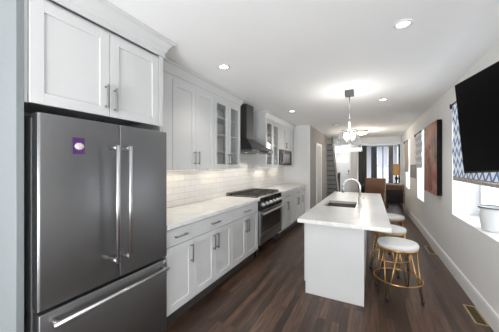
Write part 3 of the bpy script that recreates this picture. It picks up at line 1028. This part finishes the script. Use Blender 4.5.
dup(p0, (0.297, 4.58, 0), math.radians(20), 'farthest gold wire-leg stool, nearest the dark dining chair')

# ------------------------------------------------------------------ ceiling lights
GL = 'recessed ceiling lights'


def downlight(x, yy, label, first=[]):
    if first:
        o = dup(first[0], (x, yy, ZC), 0, label)
        return o
    p = thing('recessed_light', label, 'ceiling light', (x, yy, ZC), GL)
    MB().lathe(x, yy, [(0.043, ZC - 0.001), (0.062, ZC - 0.001), (0.060, ZC - 0.006), (0.043, ZC - 0.008), (0.043, ZC - 0.001)], 32).build('trim_ring', M['plate'], p)
    MB().lathe(x, yy, [(0, ZC - 0.002), (0.042, ZC - 0.002), (0.042, ZC - 0.005), (0, ZC - 0.005)], 32).build('diffuser', M['led'], p)
    area('lamp_light', (x, yy, ZC - 0.02), (0, 0, 0), 0.1, 0.1, 2.4, (1.0, 0.95, 0.88), 'DISK', 1.8, p)
    first.append(p)
    return p


downlight(0.209, 2.061, 'recessed ceiling light nearest the television')
downlight(-1.381, 2.093, 'recessed ceiling light in front of the tall wall cabinet')
downlight(-1.352, 4.414, 'recessed ceiling light above the aisle past the hood')
downlight(0.169, 4.293, 'recessed ceiling light to the right of the pendant lantern')

p = thing('smoke_detector', 'small white round detector on the ceiling near the corridor', 'detector', (-0.824, 6.411, ZC - 0.03))
MB().lathe(-0.824, 6.411, [(0, ZC - 0.001), (0.055, ZC - 0.001), (0.055, ZC - 0.018), (0.045, ZC - 0.03), (0, ZC - 0.03)], 24).build('cover', M['plate'], p)

# pendant lantern over the island
LX, LY = -0.268, 3.58
p = thing('pendant_lantern', 'tapered glass pendant lantern with chrome frame over the island', 'pendant light', (LX, LY, 1.61))
MB().box(LX - 0.058, LX + 0.058, LY - 0.058, LY + 0.058, ZC - 0.075, ZC - 0.001, 0.003).build('canopy', M['hood'], p)
MB().tube([(LX, LY, ZC - 0.075), (LX, LY, 1.90)], 0.007, 10).build('stem', M['chrome'], p)
r0, r1, zt, zb = 0.098, 0.155, 1.90, 1.65
m = MB()
ct = [(LX + sx * r0, LY + sy * r0, zt) for sx, sy in ((-1, -1), (1, -1), (1, 1), (-1, 1))]
cb = [(LX + sx * r1, LY + sy * r1, zb) for sx, sy in ((-1, -1), (1, -1), (1, 1), (-1, 1))]
for k in range(4):
    j = (k + 1) % 4
    m.tube([ct[k], cb[k]], 0.005, 6).tube([ct[k], ct[j]], 0.006, 6)
m.tube([ct[0], ct[2]], 0.005, 6).tube([ct[1], ct[3]], 0.005, 6)
m.build('frame', M['chrome'], p)
m = MB()
for k in range(4):
    j = (k + 1) % 4
    sx, sy = ((0, -1), (1, 0), (0, 1), (-1, 0))[k]
    if sx == 0:
        m.box(LX - r1 - 0.006, LX + r1 + 0.006, LY + sy * r1 - 0.006, LY + sy * r1 + 0.006, zb - 0.036, zb, 0.002)
    else:
        m.box(LX + sx * r1 - 0.006, LX + sx * r1 + 0.006, LY - r1 + 0.006, LY + r1 - 0.006, zb - 0.036, zb, 0.002)
m.build('lower_band', mat('polished_white_metal', (0.9, 0.9, 0.9), 0.25, 0.3, noise=0.01), p)
m = MB()
for k in range(4):
    j = (k + 1) % 4
    m.poly([ct[k], ct[j], cb[j], cb[k]], [(0, 1, 2, 3)])
m.build('glass_panels', M['crystal'], p)
for k in range(4):
    a = PI / 4 + PI / 2 * k
    bx, by = LX + 0.058 * math.cos(a), LY + 0.058 * math.sin(a)
    o = MB().lathe(bx, by, [(0, 1.70), (0.012, 1.70), (0.012, 1.775), (0, 1.775)], 12).build('candle_socket', M['chrome'], p)
    MB().lathe(bx, by, [(0, 1.775), (0.02, 1.782), (0.036, 1.812), (0.032, 1.842), (0.012, 1.872), (0, 1.876)], 16).build('bulb', M['bulb'], o)
MB().tube([(LX, LY, 1.91), (LX, LY, 1.70)], 0.006, 8).box(LX - 0.055, LX + 0.055, LY - 0.006, LY + 0.006, 1.692, 1.70).box(LX - 0.006, LX + 0.006, LY - 0.055, LY + 0.055, 1.692, 1.70).build('cross_arm', M['chrome'], p)

# flush mount in the living area
p = thing('flush_light', 'warm glowing flush ceiling light with a bronze rim by the bay', 'ceiling light', (-0.242, 7.9, ZC - 0.09))
MB().lathe(-0.242, 7.9, [(0, ZC - 0.001), (0.16, ZC - 0.001), (0.175, ZC - 0.02), (0.175, ZC - 0.035), (0.16, ZC - 0.04), (0, ZC - 0.04)], 32).build('rim', M['brass'], p)
MB().lathe(-0.242, 7.9, [(0.15, ZC - 0.041), (0.148, ZC - 0.07), (0.12, ZC - 0.105), (0.06, ZC - 0.124), (0, ZC - 0.128)], 32).build('glass_bowl', M['warm'], p)
area('pendant_glow', (LX, LY, 1.915), (PI, 0, 0), 0.35, 0.35, 3.6, (1.0, 0.96, 0.9), 'DISK', PI, bpy.data.objects['pendant_lantern'])
pl = bpy.data.lights.new('flush_lamp', 'POINT')
pl.energy, pl.color, pl.shadow_soft_size = 30, (1.0, 0.9, 0.76), 0.12
po = bpy.data.objects.new('flush_lamp', pl)
C.objects.link(po)
po.parent = p
po.location = (0, 0, -0.26)
area('hall_fill', (-1.1, 11.0, 2.42), (0, 0, 0), 0.4, 0.4, 16, (1.0, 0.95, 0.88))  # added fill without a fixture, brightens the far hall

# ------------------------------------------------------------------ right wall
# television on an articulated arm
wv = Vector((-0.31584665, 0.9467645, -0.06227268))
hv = Vector((-0.0703858, 0.04157154, 0.99663224))
hv = (hv - wv * hv.dot(wv)).normalized()
nv = wv.cross(hv).normalized()          # points to the wall
TL = Vector((0.53, 2.17928, 1.99098))
TW, THH = 1.06, 0.632
ctr = TL - wv * TW / 2 - hv * THH / 2
R = Matrix((wv, hv, nv)).transposed().to_4x4()
mx = Matrix.Translation(ctr) @ R
p = thing('television', 'black flat television tilted out from the right wall', 'television', (0.93, 1.62, 1.30))
MB().box(-TW / 2, TW / 2, -THH / 2, THH / 2, 0.002, 0.035, 0.003, mx=mx).box(-TW / 3, TW / 3, -THH / 3, THH / 3, 0.035, 0.06, 0.006, mx=mx).build('housing', M['black'], p)
MB().box(-TW / 2 + 0.007, TW / 2 - 0.007, -THH / 2 + 0.012, THH / 2 - 0.007, 0.0, 0.0019, mx=mx).build('screen', M['screen'], p)
back = ctr + nv * 0.062
m = MB().box(XR - 0.02, XR - 0.001, 1.56, 1.68, 1.55, 1.82, 0.003)
m.box(-0.12, 0.12, -0.12, 0.12, 0.06, 0.07, mx=mx)
m.tube([(XR - 0.02, 1.62, back.z), back], 0.018, 10)
m.build('wall_arm', M['black'], p)

# roman shades


def shade(name, label, a, b, zb, zt, m, fringe, folds, x=XR - 0.03):
    p = thing('roman_shade', label, 'window shade', (x, (a + b) / 2, zb), 'roman shades on the right-hand windows')
    n = 24
    prof = []
    for k in range(n + 1):
        z = zb + (zt - zb) * k / n
        prof.append((x + 0.006 * math.sin(2 * PI * folds * k / n), z))
    v, f = [], []
    for yy in (a, b):
        for (px, z) in prof:
            v.append((px, yy, z))
        for (px, z) in prof:
            v.append((px - 0.006, yy, z))
    q = n + 1
    o = 2 * q
    for k in range(n):
        f += [(k, k + 1, o + k + 1, o + k), (q + k, o + q + k, o + q + k + 1, q + k + 1), (k, q + k, q + k + 1, k + 1), (o + k, o + k + 1, o + q + k + 1, o + q + k)]
    f += [(0, o, o + q, q), (n, q + n, o + q + n, o + n)]
    MB().poly(v, f).build('cloth', m, p)
    MB().tube([(x - 0.012, a - 0.015, zt + 0.012), (x - 0.012, b + 0.015, zt + 0.012)], 0.011, 10).build('rod', M['black'], p)
    MB().box(x - 0.03, XR - 0.0005, b + 0.017, b + 0.032, zt - 0.035, zt + 0.025, 0.002).build('bracket', M['black'], p)
    if fringe:
        g = MB()
        g.box(x - 0.007, x + 0.001, a, b, zb - 0.012, zb - 0.0005)
        k = a + 0.012
        while k < b:
            g.lathe(x - 0.003, k, [(0, zb - 0.05), (0.006, zb - 0.048), (0.009, zb - 0.03), (0.004, zb - 0.014), (0, zb - 0.012)], 6)
            k += 0.03
        g.build('tassel_trim', M['fringe'], p)
    return p


shade('roman_shade', 'blue zigzag roman shade with tassels behind the television', 2.33, 3.81, 1.28, 2.165, M['ikat'], True, 2)
shade('roman_shade', 'pale printed roman shade on the window just past the painting', 5.86, 6.57, 1.36, 2.10, M['ikat2'], False, 2)
shade('roman_shade', 'plain taupe roman shade on the farthest right-hand window', 7.80, 8.56, 1.22, 2.10, M['linen'], False, 1)

# painting
p = thing('painting', 'tall rust-red abstract canvas hanging between the first two windows', 'painting', (XR - 0.03, 4.92, 0.956))
MB().box(XR - 0.066, XR - 0.002, 4.46, 5.39, 0.956, 2.107, 0.003).build('stretcher', M['canvasside'], p)
MB().box(XR - 0.0675, XR - 0.0665, 4.463, 5.387, 0.959, 2.104).build('canvas', M['art'], p)

o = MB().box(XR - 0.016, XR - 0.001, 6.75, 7.62, 1.10, 1.43, 0.003).build('wall_panel', M['greypanel'], None, (XR, 7.2, 1.10))
tag(o, 'small grey rectangular panel on the wall between the two far windows', 'panel')

# pot on the sill
PX, PY, PZ = 1.10, 3.15, 0.778
p = thing('plant_pot', 'white tapered pot on the window sill below the television', 'pot', (PX, PY, PZ))
MB().lathe(PX, PY, [(0, PZ), (0.112, PZ), (0.118, PZ + 0.006), (0.142, PZ + 0.222), (0.134, PZ + 0.222), (0.11, PZ + 0.03), (0, PZ + 0.03)], 40).build('body', M['ceramic'], p)
MB().lathe(PX, PY, [(0.134, PZ + 0.2225), (0.146, PZ + 0.2225), (0.146, PZ + 0.232), (0.134, PZ + 0.232), (0.134, PZ + 0.2225)], 40).build('rim', M['rimdark'], p)

# floor vents


def vent(x0, x1, y0, y1, label):
    p = thing('floor_vent', label, 'floor vent', ((x0 + x1) / 2, (y0 + y1) / 2, 0), 'brass floor vents along the right wall')
    m = MB()
    w = 0.016
    m.box(x0, x1, y0, y0 + w, 0.0005, 0.006, 0.001).box(x0, x1, y1 - w, y1, 0.0005, 0.006, 0.001)
    m.box(x0, x0 + w, y0 + w, y1 - w, 0.0005, 0.006, 0.001).box(x1 - w, x1, y0 + w, y1 - w, 0.0005, 0.006, 0.001)
    m.build('frame', M['ventbrass'], p)
    MB().box(x0 + w, x1 - w, y0 + w, y1 - w, 0.0005, 0.0015).build('duct', M['gap'], p)
    g = MB()
    n = 14
    for k in range(1, n):
        yy = y0 + w + (y1 - y0 - 2 * w) * k / n
        g.box(x0 + w, x1 - w, yy - 0.003, yy + 0.003, 0.0016, 0.0045)
    g.build('grille', M['brass'], p)


vent(0.828, 0.93, 2.80, 3.13, 'brass floor vent nearest the camera, at the foot of the right wall')
vent(0.828, 0.93, 4.68, 5.10, 'brass floor vent under the painting at the right wall')

# ------------------------------------------------------------------ stairs
p = thing('staircase', 'narrow grey staircase climbing beyond the corridor wall', 'staircase', (-1.7, 10.1, 0))
N = 12
rise, run = 0.2, 0.175
Y0 = 11.2
for k in range(N):
    yb = Y0 - k * run
    MB().box(XL + 0.03, -1.29, yb - run - 0.02, yb + 0.02, (k + 1) * rise - 0.03, (k + 1) * rise, 0.003).build('tread', M['greypanel'], p)
    MB().box(XL + 0.03, -1.29, yb - 0.015, yb, k * rise + (0.001 if k == 0 else 0), (k + 1) * rise - 0.03).build('riser', M['wall'], p)
sl = [(Y0 + 0.06, 0.001), (Y0 + 0.06, 0.27), (Y0 - N * run, N * rise + 0.04), (Y0 - N * run, N * rise - 0.30), (Y0 - 0.3, 0.001)]
MB().prism_x(sl, -1.29, -1.265).build('stringer', M['greypanel'], p)
MB().prism_x([(Y0 + 0.07, 0.27), (Y0 + 0.07, 0.31), (Y0 - N * run + 0.01, N * rise + 0.055), (Y0 - N * run + 0.01, N * rise + 0.0)], -1.30, -1.255).build('stringer_cap', M['tread'], p)
m = MB().box(-1.325, -1.235, 11.265, 11.355, 0.001, 0.98, 0.004).box(-1.345, -1.215, 11.245, 11.375, 0.98, 1.01, 0.004)
m.lathe(-1.28, 11.31, [(0, 1.01), (0.03, 1.01), (0.05, 1.04), (0.04, 1.08), (0, 1.09)], 16)
m.build('newel_post', M['newel'], p)

# ------------------------------------------------------------------ bay curtains


def curtain(label, a, b, m, n=6, amp=0.03, z0=0.04, z1=2.16, grp='curtain panels in the bay'):
    """pleated cloth between two plan points"""
    a, b = Vector(a), Vector(b)
    d = (b - a)
    nn = Vector((-d.y, d.x)).normalized()
    pts = []
    K = n * 8
    for k in range(K + 1):
        q = a + d * (k / K) + nn * amp * math.sin(2 * PI * n * k / K)
        pts.append((q.x, q.y))
    o = MB().sheet(pts, z0, z1).build('curtain', m, None, (a.x, a.y, z0))
    return tag(o, label, 'curtain', grp)


def PT(px, Y):
    u = (px - 249.5) / F_PX
    c, s = math.cos(TH), math.sin(TH)
    return ((u * c - s) / (c + u * s) * Y, Y)


curtain('dark charcoal curtain at the left end of the bay', (-0.43, 10.22), (-0.16, 10.48), M['curtain'], 5)
curtain('bluish white sheer curtain beside the left charcoal curtain in the bay', (-0.15, 10.60), (-0.01, 10.76), M['sheer'], 4, 0.015)
curtain('slate grey curtain between two white sheers in the bay', (0.005, 10.74), (0.215, 10.78), M['curtain2'], 4, 0.025)
curtain('white sheer curtain in the middle of the bay', (0.225, 10.86), (0.40, 10.86), M['sheer'], 5, 0.018)
curtain('narrow slate curtain strip dividing the sheers in the middle of the bay', (0.405, 10.84), (0.44, 10.84), M['curtain2'], 1, 0.015)
curtain('white sheer curtain just right of the bay middle', (0.445, 10.86), (0.60, 10.86), M['sheer'], 5, 0.018)
curtain('mauve grey curtain right of the sheers in the bay', (0.61, 10.82), (0.77, 10.70), M['curtain3'], 4, 0.025)
curtain('pale sheer curtain between the mauve and the right charcoal curtain', (0.78, 10.72), (0.90, 10.55), M['sheer'], 4, 0.015)
curtain('dark charcoal curtain at the right end of the bay', (0.905, 10.42), (0.985, 10.2), M['curtain'], 3, 0.02)
o = MB().tube([(-0.44, 10.2, 2.18), (-0.08, 10.66, 2.18), (0.10, 10.80, 2.18), (0.62, 10.82, 2.18), (0.80, 10.70, 2.18), (1.0, 10.2, 2.18)], 0.014, 10).build('curtain_rod', M['black'], None, (0.2, 10.6, 2.18))
tag(o, 'black curtain rod bent around the bay', 'curtain rod')

# ------------------------------------------------------------------ dining area furniture
# brown leather dining chair, back towards the kitchen
cx, cy = 0.12, 8.55
p = thing('dining_chair', 'brown leather high-back dining chair seen from behind', 'chair', (cx, cy, 0))
MB().box(cx - 0.29, cx + 0.29, cy - 0.05, cy + 0.04, 0.40, 1.0, 0.02, 3).build('backrest', M['leather'], p)
MB().box(cx - 0.27, cx + 0.27, cy + 0.042, cy + 0.40, 0.40, 0.49, 0.02, 3).build('seat', M['leather'], p)
for sx in (-1, 1):
    for yy in (cy - 0.01, cy + 0.36):
        MB().box(cx + sx * 0.24 - 0.022, cx + sx * 0.24 + 0.022, yy - 0.022, yy + 0.022, 0.001, 0.399, 0.003).build('leg', M['wood'], p)
# dining table with smoked top
p = thing('dining_table', 'dining table with a smoked glass top behind the brown chair', 'table', (-0.02, 9.35, 0))
MB().box(-0.44, 0.42, 8.98, 9.75, 0.755, 0.772, 0.004).build('tabletop', M['tabletop'], p)
MB().box(-0.40, 0.38, 9.02, 9.71, 0.69, 0.754, 0.003).build('apron', M['tabletop'], p)
for sx in (-0.37, 0.35):
    for yy in (9.06, 9.67):
        MB().box(sx - 0.03, sx + 0.03, yy - 0.03, yy + 0.03, 0.001, 0.689, 0.003).build('leg', M['tabletop'], p)
# small console with lamp
p = thing('console_table', 'red-brown wooden side table under the table lamp', 'table', (0.68, 9.2, 0))
MB().box(0.44, 0.925, 8.95, 9.45, 0.765, 0.80, 0.004).build('tabletop', M['lightwood'], p)
MB().box(0.46, 0.905, 8.97, 9.43, 0.60, 0.764, 0.003).build('apron', M['wood'], p)
for sx in (0.485, 0.88):
    for yy in (8.995, 9.405):
        MB().box(sx - 0.025, sx + 0.025, yy - 0.025, yy + 0.025, 0.001, 0.599, 0.003).build('leg', M['wood'], p)
lx, ly = 0.755, 9.22
p = thing('table_lamp', 'table lamp with a golden brown shade on the side table', 'lamp', (lx, ly, 0.80))
MB().lathe(lx, ly, [(0, 0.801), (0.07, 0.801), (0.07, 0.815), (0.02, 0.83), (0.035, 0.92), (0.05, 0.98), (0.02, 1.05), (0.01, 1.12), (0, 1.12)], 20).build('base', M['black'], p)
MB().lathe(lx, ly, [(0.10, 1.08), (0.092, 1.45), (0.089, 1.45), (0.097, 1.08), (0.10, 1.08)], 28).build('lamp_shade', M['shade'], p)
MB().lathe(lx, ly, [(0, 1.12), (0.012, 1.12), (0.012, 1.17), (0.03, 1.21), (0.028, 1.25), (0, 1.27)], 14).build('bulb', M['bulb'], p)
# dark low chair with wooden frame
cx, cy = 0.60, 8.05
p = thing('armchair', 'black upholstered chair with a wooden frame near the farthest stool', 'chair', (cx, cy, 0))
MB().box(cx - 0.20, cx + 0.20, cy - 0.22, cy + 0.24, 0.34, 0.44, 0.02, 3).build('seat', M['blackfab'], p)
MB().box(cx - 0.20, cx + 0.20, cy - 0.30, cy - 0.225, 0.36, 0.72, 0.02, 3).build('backrest', M['blackfab'], p)
for sx in (-1, 1):
    fr = MB()
    x = cx + sx * 0.235
    fr.tube([(x, cy - 0.34, 0.001), (x, cy - 0.27, 0.40), (x, cy - 0.29, 0.74)], 0.016, 8).tube([(x, cy + 0.26, 0.001), (x, cy + 0.22, 0.55)], 0.016, 8)
    fr.tube([(x, cy - 0.28, 0.56), (x, cy + 0.25, 0.55)], 0.016, 8).tube([(x, cy - 0.27, 0.36), (x, cy + 0.22, 0.36)], 0.014, 8)
    fr.build('side_frame', M['lightwood'], p)
